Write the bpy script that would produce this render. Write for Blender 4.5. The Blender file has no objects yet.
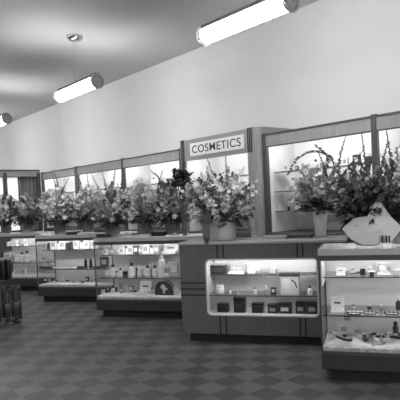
import bpy, bmesh, math, random
from mathutils import Vector, Matrix
import numpy as np
random.seed(7)
S = bpy.context.scene
COL = S.collection
PI = math.pi

# ------------------------------------------------------------------ camera
EYE = 1.6
FPX, PITCH, ROLL, PY = 537.0, -.0295, -.0455, 217.8
cp, sp, cr, sr = math.cos(PITCH), math.sin(PITCH), math.cos(ROLL), math.sin(ROLL)
FW = Vector((0, cp, sp)); R0 = Vector((1, 0, 0)); U0 = Vector((0, -sp, cp))
RT = R0 * cr + U0 * sr
UP = -R0 * sr + U0 * cr
cam = bpy.data.cameras.new('camera')
camo = bpy.data.objects.new('camera', cam); COL.objects.link(camo)
m = Matrix((RT, UP, -FW)).transposed().to_4x4(); m.translation = Vector((0, 0, EYE))
camo.matrix_world = m
cam.sensor_width = 36; cam.sensor_fit = 'HORIZONTAL'; cam.lens = 36 * FPX / 400
cam.shift_y = (PY - 200) / 400
cam.clip_start = .05; cam.clip_end = 200
S.camera = camo
S.view_settings.view_transform = 'Standard'; S.view_settings.look = 'None'
S.view_settings.gamma = 1; S.view_settings.use_curve_mapping = False
S.view_settings.exposure = 1.5
try:
    S.cycles.max_bounces = 8; S.cycles.diffuse_bounces = 4; S.cycles.transparent_max_bounces = 24
    S.cycles.sample_clamp_indirect = 4; S.cycles.use_denoising = True
except Exception: pass

# ------------------------------------------------------------------ world + light
w = bpy.data.worlds.new('world'); S.world = w; w.use_nodes = True
w.node_tree.nodes['Background'].inputs[0].default_value = (.5, .5, .5, 1)
w.node_tree.nodes['Background'].inputs[1].default_value = .3
LAMP_E = 14.5        # pendant lamps
CASE_E = 20.0         # tubes inside the showcases
BAY_E = 12.5         # tubes behind the wall cabinets' fascia
FILL_W = 70.0        # soft fill added behind the camera for the counter fronts

WA, CB = .6875, 1.2648            # heading of the side wall and of the staggered counters
wd = Vector((-math.sin(WA), math.cos(WA), 0)); wn = Vector((math.cos(WA), math.sin(WA), 0))
cd = Vector((math.sin(CB), -math.cos(CB), 0)); cn = Vector((math.cos(CB), math.sin(CB), 0))
RW, RC = WA - PI / 2, CB - PI / 2

sh = bpy.data.lights.new('front_fill', 'AREA'); sh.energy = FILL_W; sh.shape = 'RECTANGLE'; sh.size = 7; sh.size_y = 2.4  # added fill light, the near wall behind it has no opening
sho = bpy.data.objects.new('front_fill', sh); COL.objects.link(sho)
sho.location = wd * -5.7 + wn * 0.5 + Vector((0, 0, 1.9))
sho.rotation_euler = (PI / 2, 0, WA)      # faces along the wall, into the shop

# ------------------------------------------------------------------ materials
def g(v): return (v, v, v, 1)
def mat(name, v=.5, rough=.5, metal=0, emit=0, noise=0, nscale=20, grain=None, spec=.5, bump=0):
    m = bpy.data.materials.new(name); m.use_nodes = True
    nt = m.node_tree; b = nt.nodes['Principled BSDF']
    b.inputs['Base Color'].default_value = g(v); b.inputs['Roughness'].default_value = rough
    b.inputs['Metallic'].default_value = metal
    b.inputs['Specular IOR Level'].default_value = spec
    if emit:
        b.inputs['Emission Color'].default_value = g(1); b.inputs['Emission Strength'].default_value = emit
    if noise or grain:
        tc = nt.nodes.new('ShaderNodeTexCoord'); mp = nt.nodes.new('ShaderNodeMapping')
        n = nt.nodes.new('ShaderNodeTexNoise'); r = nt.nodes.new('ShaderNodeValToRGB')
        mp.inputs['Scale'].default_value = grain or (1, 1, 1)
        n.inputs['Scale'].default_value = nscale; n.inputs['Detail'].default_value = 4
        nt.links.new(tc.outputs['Object'], mp.inputs[0]); nt.links.new(mp.outputs[0], n.inputs['Vector'])
        nt.links.new(n.outputs['Fac'], r.inputs[0]); nt.links.new(r.outputs[0], b.inputs['Base Color'])
        k = noise or .2
        r.color_ramp.elements[0].position = .3; r.color_ramp.elements[1].position = .7
        r.color_ramp.elements[0].color = g(v * (1 - k)); r.color_ramp.elements[1].color = g(v * (1 + k))
        if bump:
            bp = nt.nodes.new('ShaderNodeBump'); bp.inputs['Strength'].default_value = bump; bp.inputs['Distance'].default_value = .01
            nt.links.new(n.outputs['Fac'], bp.inputs['Height']); nt.links.new(bp.outputs[0], b.inputs['Normal'])
    return m
def glassmat(name, fac=.03, tint=.95):
    m = bpy.data.materials.new(name); m.use_nodes = True; nt = m.node_tree; nt.nodes.clear()
    o = nt.nodes.new('ShaderNodeOutputMaterial'); mx = nt.nodes.new('ShaderNodeMixShader')
    t = nt.nodes.new('ShaderNodeBsdfTransparent'); gl = nt.nodes.new('ShaderNodeBsdfGlossy')
    lw = nt.nodes.new('ShaderNodeLayerWeight'); lw.inputs[0].default_value = .5
    pw = nt.nodes.new('ShaderNodeMath'); pw.operation = 'POWER'; pw.inputs[1].default_value = 5
    fr = nt.nodes.new('ShaderNodeMath'); fr.operation = 'MULTIPLY_ADD'; fr.inputs[1].default_value = .55; fr.inputs[2].default_value = fac
    nt.links.new(lw.outputs['Facing'], pw.inputs[0]); nt.links.new(pw.outputs[0], fr.inputs[0])
    t.inputs[0].default_value = g(tint); gl.inputs['Roughness'].default_value = .03; gl.inputs[0].default_value = g(.9)
    nt.links.new(fr.outputs[0], mx.inputs[0]); nt.links.new(t.outputs[0], mx.inputs[1]); nt.links.new(gl.outputs[0], mx.inputs[2])
    nt.links.new(mx.outputs[0], o.inputs[0]); return m
M = {
 'wood': mat('bleached_wood', .11, .45, grain=(1, 1, .12), noise=.18, nscale=60),
 'wood_dark': mat('dark_stained_wood', .06, .5, grain=(.12, 1, 1), noise=.2, nscale=60),
 'wood_wall': mat('wall_cabinet_wood', .26, .45, grain=(1, 1, .12), noise=.15, nscale=40),
 'groove': mat('black_inlay', .012, .5), 'black': mat('black_kick', .01, .7),
 'rail': mat('pale_rail', .46, .35, metal=.3), 'chrome': mat('chrome', .6, .2, metal=1),
 'steel': mat('dull_steel', .12, .4, metal=.8),
 'panel': mat('case_back', .66, .6), 'panel_w': mat('white_back', .7, .6), 'deck': mat('deck_cloth', .5, .8, noise=.3, nscale=30, bump=.3),
 'glass': glassmat('clear_glass'), 'shelfglass': glassmat('shelf_glass', .05, .85), 'edge': mat('glass_edge', .08, .2),
 'white': mat('white_card', .62, .5), 'pale': mat('pale_card', .6, .5), 'mid': mat('mid_card', .3, .5), 'darkc': mat('dark_card', .04, .4),
 'blackc': mat('black_lacquer', .012, .3), 'cream': mat('cream_glass', .7, .25), 'amber': mat('dark_glass', .08, .15),
 'tube': mat('case_tube', .9, .5, emit=CASE_E), 'tube_bay': mat('bay_tube', .9, .5, emit=BAY_E), 'diff': mat('lamp_diffuser', .9, .5, emit=LAMP_E),
 'petal_w': mat('pale_petals', .78, .7), 'petal_m': mat('mid_petals', .42, .7), 'petal_d': mat('dark_petals', .12, .7),
 'leaf': mat('leaves', .13, .6, noise=.5, nscale=9), 'leaf_l': mat('light_leaves', .2, .6), 'stem': mat('stems', .12, .6), 'leaf_d': mat('dark_leaves', .035, .6, noise=.5, nscale=9),
 'vase_w': mat('white_vase', .45, .3), 'vase_g': mat('grey_vase', .11, .35), 'paper': mat('wrapping_paper', .62, .7), 'ribbon': mat('dark_ribbon', .03, .4),
 'curtain': mat('curtain_cloth', .22, .8, grain=(1, 1, .02), noise=.6, nscale=25), 'lit': mat('lit_opal_glass', .9, .4, emit=.22),
}
# floor tiles
def floormat():
    m = bpy.data.materials.new('linoleum_tiles'); m.use_nodes = True; nt = m.node_tree; b = nt.nodes['Principled BSDF']
    tc = nt.nodes.new('ShaderNodeTexCoord'); mp = nt.nodes.new('ShaderNodeMapping'); ck = nt.nodes.new('ShaderNodeTexChecker')
    T = .2286
    ox, oy = -3.2926 + T / 2, 3.606 + T / 2
    mp.vector_type = 'POINT'; mp.inputs['Scale'].default_value = (1 / T, 1 / T, 1)
    mp.inputs['Location'].default_value = (-ox / T + 40, -oy / T + 40, .5)
    ck.inputs['Scale'].default_value = 1; ck.inputs[1].default_value = g(FL_A); ck.inputs[2].default_value = g(FL_B)
    n = nt.nodes.new('ShaderNodeTexNoise'); n.inputs['Scale'].default_value = 6; n.inputs['Detail'].default_value = 6
    mx = nt.nodes.new('ShaderNodeMix'); mx.data_type = 'RGBA'; mx.blend_type = 'MULTIPLY'; mx.inputs[0].default_value = .5
    nt.links.new(tc.outputs['Object'], mp.inputs[0]); nt.links.new(mp.outputs[0], ck.inputs[0])
    nt.links.new(tc.outputs['Object'], n.inputs['Vector'])
    nt.links.new(ck.outputs[0], mx.inputs[6]); nt.links.new(n.outputs['Fac'], mx.inputs[7])
    nt.links.new(mx.outputs[2], b.inputs['Base Color'])
    b.inputs['Roughness'].default_value = .45; b.inputs['Specular IOR Level'].default_value = .35
    return m
FL_A, FL_B = .066, .125
M['floor'] = floormat()
M['wall'] = mat('painted_plaster', .62, .8, noise=.02, nscale=1.5)
M['ceil'] = mat('ceiling_paint', .5, .9, noise=.03, nscale=1)

# ------------------------------------------------------------------ mesh builder
class MB:
    def __init__(s): s.v = []; s.f = []
    def add(s, vs, fs):
        k = len(s.v); s.v += [tuple(v) for v in vs]; s.f += [tuple(i + k for i in f) for f in fs]; return s
    def box(s, x0, x1, y0, y1, z0, z1, b=0):
        if b:
            bm = bmesh.new(); bmesh.ops.create_cube(bm, size=1)
            for v in bm.verts: v.co = Vector(((x0 + x1) / 2 + v.co.x * (x1 - x0), (y0 + y1) / 2 + v.co.y * (y1 - y0), (z0 + z1) / 2 + v.co.z * (z1 - z0)))
            bmesh.ops.bevel(bm, geom=bm.edges[:], offset=b, segments=2, affect='EDGES', profile=.5)
            bm.verts.index_update(); s.add([v.co for v in bm.verts], [[v.index for v in f.verts] for f in bm.faces]); bm.free(); return s
        return s.add([(x0, y0, z0), (x1, y0, z0), (x1, y1, z0), (x0, y1, z0), (x0, y0, z1), (x1, y0, z1), (x1, y1, z1), (x0, y1, z1)],
                     [(0, 3, 2, 1), (4, 5, 6, 7), (0, 1, 5, 4), (1, 2, 6, 5), (2, 3, 7, 6), (3, 0, 4, 7)])
    def lathe(s, prof, cx=0, cy=0, n=14, flute=0):
        vs = []; fs = []
        for r, z in prof:
            for i in range(n):
                a = 2 * PI * i / n; rr = r * (1 + (flute if i % 2 else -flute))
                vs.append((cx + rr * math.cos(a), cy + rr * math.sin(a), z))
        for j in range(len(prof) - 1):
            for i in range(n):
                a = j * n + i; b = j * n + (i + 1) % n; fs.append((a, b, b + n, a + n))
        fs.append(tuple(range(n))[::-1]); fs.append(tuple((len(prof) - 1) * n + i for i in range(n)))
        return s.add(vs, fs)
    def tube(s, pts, r, n=6, r1=None):
        pts = [Vector(p) for p in pts]; vs = []; fs = []
        for i, p in enumerate(pts):
            t = (pts[min(i + 1, len(pts) - 1)] - pts[max(i - 1, 0)]).normalized()
            a = t.cross(Vector((0, 0, 1)) if abs(t.z) < .9 else Vector((1, 0, 0))).normalized(); b = t.cross(a)
            rr = r if r1 is None else r + (r1 - r) * i / (len(pts) - 1)
            for k in range(n):
                q = 2 * PI * k / n; vs.append(p + (a * math.cos(q) + b * math.sin(q)) * rr)
        for i in range(len(pts) - 1):
            for k in range(n):
                a = i * n + k; b = i * n + (k + 1) % n; fs.append((a, b, b + n, a + n))
        fs.append(tuple(range(n))[::-1]); fs.append(tuple((len(pts) - 1) * n + i for i in range(n)))
        return s.add(vs, fs)
    def ring(s, c, R, r, axis='z', n=24, a0=0, a1=2 * PI):
        pts = []
        for i in range(n + 1):
            a = a0 + (a1 - a0) * i / n; u, v = R * math.cos(a), R * math.sin(a)
            pts.append(Vector(c) + Vector({'z': (u, v, 0), 'y': (u, 0, v), 'x': (0, u, v)}[axis]))
        return s.tube(pts, r, 6)
    def prism(s, poly, y0, y1):          # polygon in x,z pushed along y
        n = len(poly); vs = [(x, y0, z) for x, z in poly] + [(x, y1, z) for x, z in poly]
        return s.add(vs, [tuple(range(n)), tuple(range(2 * n - 1, n - 1, -1))] + [(i, i + n, (i + 1) % n + n, (i + 1) % n) for i in range(n)])
    def zprism(s, poly, z0, z1):
        n = len(poly); vs = [(x, y, z0) for x, y in poly] + [(x, y, z1) for x, y in poly]
        return s.add(vs, [tuple(range(n - 1, -1, -1)), tuple(range(n, 2 * n))] + [(i, (i + 1) % n, (i + 1) % n + n, i + n) for i in range(n)])
    def xf(s, mtx, k=0):
        s.v = s.v[:k] + [tuple(mtx @ Vector(v)) for v in s.v[k:]]; return s
    def build(s, name, m, parent=None, smooth=False, loc=None, rz=None):
        me = bpy.data.meshes.new(name); me.from_pydata(s.v, [], s.f); me.update()
        bm = bmesh.new(); bm.from_mesh(me); bmesh.ops.recalc_face_normals(bm, faces=bm.faces); bm.to_mesh(me); bm.free()
        if smooth:
            for p in me.polygons: p.use_smooth = True
        me.materials.append(M[m] if isinstance(m, str) else m)
        o = bpy.data.objects.new(name, me); COL.objects.link(o); o.parent = parent
        if loc is not None: o.location = loc
        if rz is not None: o.rotation_euler = (0, 0, rz)
        return o
def tag(o, label=None, cat=None, group=None, kind=None):
    for k, v in (('label', label), ('category', cat), ('group', group), ('kind', kind)):
        if v: o[k] = v
    return o
def thing(name, label, cat, loc, rz=0, group=None):
    o = bpy.data.objects.new(name, None); COL.objects.link(o); o.empty_display_size = .1
    o.location = loc; o.rotation_euler = (0, 0, rz); return tag(o, label, cat, group)
def copy_tree(o, loc=None, rz=None, label=None, group=None):
    c = o.copy(); COL.objects.link(c)
    for ch in o.children:
        d = ch.copy(); COL.objects.link(d); d.parent = c
        for e in ch.children: f = e.copy(); COL.objects.link(f); f.parent = d
    if loc is not None: c.location = loc
    if rz is not None: c.rotation_euler = (0, 0, rz)
    if label: c['label'] = label
    if group: c['group'] = group
    return c
def WP(s, D, z=0): return wd * s + wn * D + Vector((0, 0, z))    # s along the side wall, D towards it

# ------------------------------------------------------------------ room shell (local frame: x = -s, y = D)
WALL, CEIL = 6.08, 4.28
S0, S1, DL = -6.0, 22.0, -6.0
def shell(name, mb, m): return tag(mb.build(name, m, rz=RW), kind='structure')
shell('floor', MB().box(-S1, -S0, DL, WALL, -.1, 0), 'floor')
shell('ceiling', MB().box(-S1, -S0, DL, WALL, CEIL, CEIL + .1), 'ceil')
shell('wall_right', MB().box(-S1, -S0, WALL, WALL + .15, 0, CEIL), 'wall')
shell('wall_far', MB().box(-S1 - .15, -S1, DL, WALL, 0, CEIL), 'wall')
shell('wall_left', MB().box(-S1, -S0, DL - .15, DL, 0, CEIL), 'wall')
shell('wall_near', MB().box(-S0, -S0 + .15, DL, WALL, 0, CEIL), 'wall')
shell('baseboard_right', MB().box(-S1, -S0, WALL - .02, WALL, 0, .14), 'wood_dark')

# ------------------------------------------------------------------ pendant fluorescent lamps
M['cap_metal'] = mat('cap_metal', .45, .35, metal=.4)
def lamp():
    t = thing('pendant_lamp', '', 'lamp', (0, 0, 0), RW, 'fluorescent pendant lamps hung in a row')
    L, r = .64, .086
    d = MB().tube([(-L + .03, 0, 0), (L - .03, 0, 0)], r, 24).build('diffuser', 'diff', t, True)
    MB().box(-L, L, -.045, .045, r * .82, r + .035, .008).build('spine', 'steel', t)
    for s in (-1, 1):
        e = MB().ring((s * L, 0, 0), r + .012, .016, 'x').tube([(s * (L - .035), 0, 0), (s * (L - .012), 0, 0)], r + .008, 24)
        e = e.build('end_cap', 'cap_metal', t, False)
        q = MB()
        for k in (.35, .68): q.ring((s * (L + .004), 0, 0), r * k, .007, 'x', 16)
        q.box(s * L - .004, s * L + .006, -.006, .006, -r, r); q.build('grille', 'pale', e)
    zc = CEIL - 3.45
    for s in (-.05, .05): MB().tube([(s, 0, r), (s, 0, zc - .03)], .0045, 6).build('hanger_rod', 'cap_metal', t)
    MB().lathe([(.05, zc - .075), (.10, zc - .06), (.125, zc - .03), (.13, zc)], n=20).build('ceiling_canopy', 'chrome', t, True)
    return t
l0 = lamp()
rows = [(3.97, 'hung nearest the wall above the cabinets'), (-.3, 'in the row over the middle of the shop')]
order = ['large bright tubular pendant lamp over the wooden counter, above the sign', 'middle tubular pendant lamp with two rods and round canopy in full view',
         'farthest tubular pendant lamp just entering the picture past the middle one']
first = True
for D in (3.97, -.3):
    for i, s in enumerate((.25, 3.98, 7.72, 11.45, 14.86, 18.6)):
        if D > 1 and i in (1, 2, 3): lab = order[i - 1]
        elif D > 1: lab = ['tubular pendant lamp overhead behind the camera', '', '', '', 'tubular pendant lamp far down the shop beyond the partition', 'last tubular pendant lamp by the far wall'][i]
        else: lab = 'tubular pendant lamp in the row over the open middle of the shop'
        p = WP(s, D, 3.45)
        if first: l0.location = p; l0['label'] = lab; first = False
        else: copy_tree(l0, p, label=lab, group='fluorescent pendant lamps over the middle of the shop' if D < 1 else None)

# ------------------------------------------------------------------ wall cabinets
def shelf_goods(t_loc, rz, n, x0, x1, y, z, where, sizes=(.05, .1), seed=0):
    """a row of small cosmetics standing on a shelf; local x0..x1, each a thing"""
    rnd = random.Random(seed)
    for i in range(n):
        x = x0 + (x1 - x0) * (i + .5) / n + rnd.uniform(-.02, .02)
        c, s_ = math.cos(rz), math.sin(rz)
        p = Vector(t_loc) + Vector((c * x - s_ * y, s_ * x + c * y, z))
        ORD = ['first', 'second', 'third', 'fourth', 'fifth', 'sixth', 'seventh', 'eighth', 'ninth']
        kind = rnd.choice(['bottle', 'box', 'jar', 'bottle'])
        GOODS.append((kind, p, rz, rnd.uniform(*sizes), rnd.choice(['white', 'pale', 'cream', 'mid', 'darkc']), '%s %s' % (ORD[i], where)))
GOODS = []
def bay(s_left, s_right, label, fascia=True, depth=WALL - 5.42, D=5.42, shelves=True, posts=(1, 1), seed=0, back='panel_w'):
    """s_left > s_right: seen from the shop the left end has the larger s"""
    W_ = s_left - s_right
    t = thing('wall_cabinet', label, 'cabinet', WP(s_left, D), RW, 'lit wall cabinets along the side wall')
    d = WALL - D - .01
    MB().box(0, W_, 0, d, .1, 1.10).box(0, W_, .04, d, 0, .1).build('base_cabinet', 'wood_dark', t)
    MB().box(0, W_, -.02, d, 1.10, 1.135, .006).build('ledge', 'wood_dark', t)
    f = MB().box(.002, W_ - .002, -.005, .03, 2.31, 2.47)
    f = f.build('fascia', 'wood_wall', t)
    MB().box(.002, W_ - .002, -.018, -.004, 2.462, 2.485).box(.002, W_ - .002, -.014, -.004, 2.30, 2.318).build('moulding', 'wood_dark', f)
    MB().box(.002, W_ - .002, .03, d, 2.455, 2.475).build('top_board', 'wood_wall', t)
    MB().box(.002, W_ - .002, d - .03, d, 1.135, 2.455).build('back_panel', back, t)
    MB().tube([(.08, .07, 2.42), (W_ - .08, .07, 2.42)], .019, 8).build('fluorescent_tube', 'tube_bay', t)
    for k, x in enumerate((0, W_)):
        if posts[k]:
            x0, x1 = (0, .07) if k == 0 else (W_ - .07, W_)
            MB().box(x0, x1, -.012, .05, 1.135, 2.50, .006).build('post', 'wood_dark', t)
            MB().box((x0 + x1) / 2 - .01, (x0 + x1) / 2 + .01, .05, d - .03, 1.135, 2.455).build('side_panel', back, t)
    if shelves:
        for z in (1.42, 1.69, 1.96):
            MB().box(.075, W_ - .075, .12, .36, z - .006, z + .006).build('shelf', 'shelfedge', t)
    return t
M['shelfedge'] = mat('shelf_board_glass', .12, .2)
WG = .22; W1 = WALL - 5.42 - .01
bay(3.40, 1.5, 'lit wall cabinet beyond the dark post behind the big dark bouquet', posts=(0, 1))
b1 = bay(5.17, 3.40, 'brightly lit wall cabinet between the sign post and the dark post')
bay(8.90, 7.0, 'lit wall cabinet adjoining the sign post behind the basket of flowers', posts=(1, 1))
bay(10.80, 8.90, 'lit wall cabinet third along from the sign', posts=(1, 0))
bay(12.66, 10.80, 'lit wall cabinet in the corner by the partition', posts=(1, 1))
for k, z in enumerate((1.426, 1.696, 1.966)):
    nm = ['lowest', 'middle', 'top'][k]
    shelf_goods(WP(5.17, 5.42), RW, 5, .16, .95, WG, z, 'on the %s shelf between sign and dark post, from sign' % nm, (.06, .12), 11 + k)
    shelf_goods(WP(5.17, 5.42), RW, 3, 1.1, 1.6, WG, z, 'on the %s shelf, in the trio by the dark post' % nm, (.06, .12), 31 + k)
    shelf_goods(WP(8.90, 5.42), RW, 7, .16, 1.75, WG, z, 'on the %s shelf behind the basket, counting towards sign' % nm, (.06, .13), 51 + k)
    if k: shelf_goods(WP(3.4, 5.42), RW, 2, .1, .5, WG, z, 'on the %s shelf of the cabinet beyond the dark post' % nm, (.06, .13), 61 + k)
    shelf_goods(WP(10.8, 5.42), RW, 6, .16, 1.75, WG, z, 'on the %s shelf of the third cabinet, towards the sign' % nm, (.07, .14), 71 + k)

# cosmetics cabinet with the sign
def sign_bay():
    sl, sr = 6.98, 5.17; D = 5.33; W_ = sl - sr; d = WALL - D - .01
    t = thing('cosmetics_cabinet', 'tall projecting cabinet with the white COSMETICS sign on its fascia', 'cabinet', WP(sl, D), RW)
    def rpost(x0, x1, rl, rr, z0, z1):       # post with one rounded front corner
        poly = []
        if rl: poly += [(x0 + rl - rl * math.cos(a), rl - rl * math.sin(a)) for a in [PI / 2 * k / 6 for k in range(7)]]
        else: poly += [(x0, 0)]
        if rr: poly += [(x1 - rr + rr * math.sin(a), rr - rr * math.cos(a)) for a in [PI / 2 * k / 6 for k in range(7)]]
        else: poly += [(x1, 0)]
        poly += [(x1, d), (x0, d)]
        return MB().zprism(poly, z0, z1)
    a, b = .17, 1.60
    MB().box(a, b, .04, d, 0, 1.10).build('base_cabinet', 'wood_dark', t)
    MB().box(a, b, -.01, d, 1.10, 1.135).build('ledge', 'wood_dark', t)
    for x0, x1, rl, rr, fx in ((0, a, .1, 0, (.085, .12, .15)), (b - .0, W_, 0, .12, (1.61, 1.645, 1.68))):
        p = rpost(x0, x1, rl, rr, 0, 2.60).build('post', 'wood_wall', t)
        f = MB()
        for x in fx: f.box(x, x + .018, -.006, .004, 2.1 if x < 1 else 2.26, 2.60)
        f.build('flute', 'groove', p)
    fs = MB().box(a, b, .0, .05, 2.26, 2.59).build('fascia', 'wood_wall', t)
    sg = MB().box(.33, 1.545, -.012, 0, 2.325, 2.525).build('sign_board', 'white_sign', t)
    cu = bpy.data.curves.new('lettering', 'FONT'); cu.body = 'COSMETICS'; cu.size = .2; cu.extrude = .002; cu.offset = .0005
    cu.space_character = 1.08
    to = bpy.data.objects.new('tmp_text', cu); COL.objects.link(to)
    me = bpy.data.meshes.new_from_object(to.evaluated_get(bpy.context.evaluated_depsgraph_get()))
    bpy.data.objects.remove(to)
    xs = [v.co.x for v in me.vertices]; ys = [v.co.y for v in me.vertices]
    x0, x1, y0, y1 = min(xs), max(xs), min(ys), max(ys)
    for v in me.vertices:
        v.co = Vector((.385 + (v.co.x - x0) / (x1 - x0) * 1.10, -.0135 - v.co.z * .8, 2.365 + (v.co.y - y0) / (y1 - y0) * .12))
    me.materials.clear(); me.materials.append(M['groove'])
    lo = bpy.data.objects.new('lettering', me); COL.objects.link(lo); lo.parent = sg; lo['label'] = 'black COSMETICS lettering'
    MB().box(a, b, .05, d, 2.57, 2.59).build('top_board', 'wood_wall', t)
    MB().box(a, b, d - .03, d, 1.135, 2.57).build('back_panel', 'panel_w', t)
    MB().box(a, a + .008, .03, d - .03, 1.135, 2.57).build('side_panel', 'panel_w', t); MB().box(b - .008, b, .03, d - .03, 1.135, 2.57).build('side_panel', 'panel_w', t)
    MB().tube([(a + .05, .09, 2.38), (b - .05, .09, 2.38)], .019, 8).build('fluorescent_tube', 'tube_bay', t)
    for z in (1.42, 1.69, 1.96):
        MB().box(a + .01, b - .01, .17, .42, z - .006, z + .006).build('shelf', 'shelfedge', t)
    for k, z in enumerate((1.696, 1.966)):
        shelf_goods(WP(sl, D), RW, 6, .26, 1.52, .28, z, 'on the %s shelf under the sign, counted from the wreath' % ['middle', 'top'][k], (.07, .13), 41 + k)
M['white_sign'] = mat('sign_enamel', .82, .4)
sign_bay()

# partition at the far end with curtained panels (local x = D, y = s)
def partition():
    s0 = 12.72; x0, x1 = 1.2, 5.40
    t = thing('end_partition', 'low partition across the far end with panes and curtains under a pale fascia', 'partition', WP(s0, 0), WA)
    MB().box(x0, x1, 0, .35, 0, 1.12).build('base_cabinet', 'wood_dark', t)
    MB().box(x0, x1, -.01, .3, 2.40, 2.56).build('fascia', 'wood_wall', t)
    MB().box(x0, x1, -.03, .0, 2.54, 2.57).box(x0, x1, -.025, 0, 2.385, 2.405).build('moulding', 'wood_dark', t)
    for x in (1.2, 2.6, 3.4, 4.50, 5.32):
        MB().box(x, x + .09, -.02, .08, 1.12, 2.5, .006).build('post', 'wood_dark', t)
    for k, (a, b) in enumerate(((1.29, 2.6), (2.69, 3.4), (3.49, 4.5), (4.59, 4.86))):
        MB().box(a, b, .05, .07, 1.12, 2.40).build('pane', 'lit', t)
    # curtain with folds
    n = 44; vs = []
    for i in range(n + 1):
        x = 4.88 + (5.32 - 4.88) * i / n; vs.append((x, .05 + .025 * math.sin(i * 1.6)))
    q = MB(); q.add([(x, y, 1.12) for x, y in vs] + [(x, y, 2.40) for x, y in vs], [(i, i + 1, i + n + 2, i + n + 1) for i in range(n)])
    q.build('curtain', 'curtain', t)
    MB().box(4.86, 5.32, .10, .12, 1.12, 2.40).build('backing_board', 'wood_dark', t)
partition()

# ------------------------------------------------------------------ display counters
CH = 1.1425
CORN = {1: (1.001, 4.621), 2: (-.255, 6.156), 3: (-1.553, 7.734), 4: (-2.856, 9.242), 5: (-4.16, 10.72)}
CW, CDEP = 1.85, .60
def cpt(i, u, v, z): x, y = CORN[i]; return Vector((x, y, 0)) + cd * u + cn * v + Vector((0, 0, z))
def ray(x, y): return FW + RT * ((x - 200) / FPX) + UP * ((PY - y) / FPX)
def uat(i, x, y, v):          # where along counter i the sight line meets the plane v metres behind its front
    d = ray(x, y); P0 = cpt(i, 0, v, 0) - Vector((0, 0, EYE)); k = P0.dot(cn) / d.dot(cn)
    return (Vector((0, 0, EYE)) + d * k - cpt(i, 0, 0, 0)).dot(cd)
def uz(i, x, y, z):           # on a horizontal plane
    d = ray(x, y); k = (z - EYE) / d.z; P = Vector((0, 0, EYE)) + d * k - cpt(i, 0, 0, 0)
    return P.dot(cd), P.dot(cn)

def showcase(i, label):
    t = thing('glass_showcase', label, 'display counter', cpt(i, 0, 0, 0), RC, 'staggered glass showcases')
    W_, D = CW, CDEP
    b = MB().box(0, W_, 0, D, .10, .255, .008).build('base_panel', 'wood_base', t)
    MB().box(0.0, W_, -.006, .004, .235, .262).build('base_moulding', 'wood_dark', b)
    MB().box(.07, W_ - .07, .06, D - .03, 0, .10).build('toe_kick', 'black', t)
    MB().box(.012, W_ - .012, .012, D - .03, .255, .30, .01).build('display_deck', 'deck', t)
    # top frame
    fr = MB().box(0, W_, -.004, .028, CH - .052, CH).box(0, W_, D - .03, D, CH - .052, CH).box(0, .026, .028, D - .03, CH - .052, CH).box(W_ - .026, W_, .028, D - .03, CH - .052, CH)
    f = fr.build('top_frame', 'rail', t)
    MB().box(.0, W_, .002, .05, CH - .098, CH - .053).build('lamp_trough', 'wood_dark', t)
    MB().box(.026, W_ - .026, .028, D - .03, CH - .014, CH - .004).build('glass_top', 'glass', t)
    MB().box(.03, W_ - .03, .05, .10, CH - .057, CH - .053).build('lamp_shade', 'wood_dark', t)
    MB().tube([(.06, .066, CH - .075), (W_ - .06, .066, CH - .075)], .010, 8).build('fluorescent_tube', 'tube', t)
    MB().box(.02, W_ - .02, .004, .008, .262, CH - .053).build('front_glass', 'glass', t)
    for x in (.004, W_ - .009):
        MB().box(x, x + .005, .02, D - .03, .262, CH - .053).build('side_glass', 'glass', t)
    MB().box(.01, W_ - .01, D - .025, D - .005, .262, CH - .053).build('back_panel', 'panel', t)
    for x in (0, W_ - .014):
        for y in (0, D - .045):
            MB().box(x, x + .014, y, y + .014, .255, CH - .05).build('corner_post', 'steel', t)
    for z, dd in ((.875, .17), (.548, .10)):
        s_ = MB().box(.018, W_ - .018, dd, D - .03, z - .004, z + .004).build('glass_shelf', 'shelfglass', t)
        MB().box(.018, W_ - .018, dd - .005, dd, z - .005, z + .005).build('shelf_edge', 'edge', s_)
    return t
M['wood_base'] = mat('base_wood', .035, .45, grain=(.12, 1, 1), noise=.2, nscale=60)
showcase(1, 'large glass showcase with straps and opened cases under the dark bouquet')
showcase(3, 'glass showcase next to the wooden counter, arched gift box inside')
showcase(4, 'glass showcase with two slim black bottles and strings of beads inside')
showcase(5, 'small-looking glass showcase behind the wire rack')

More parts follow.
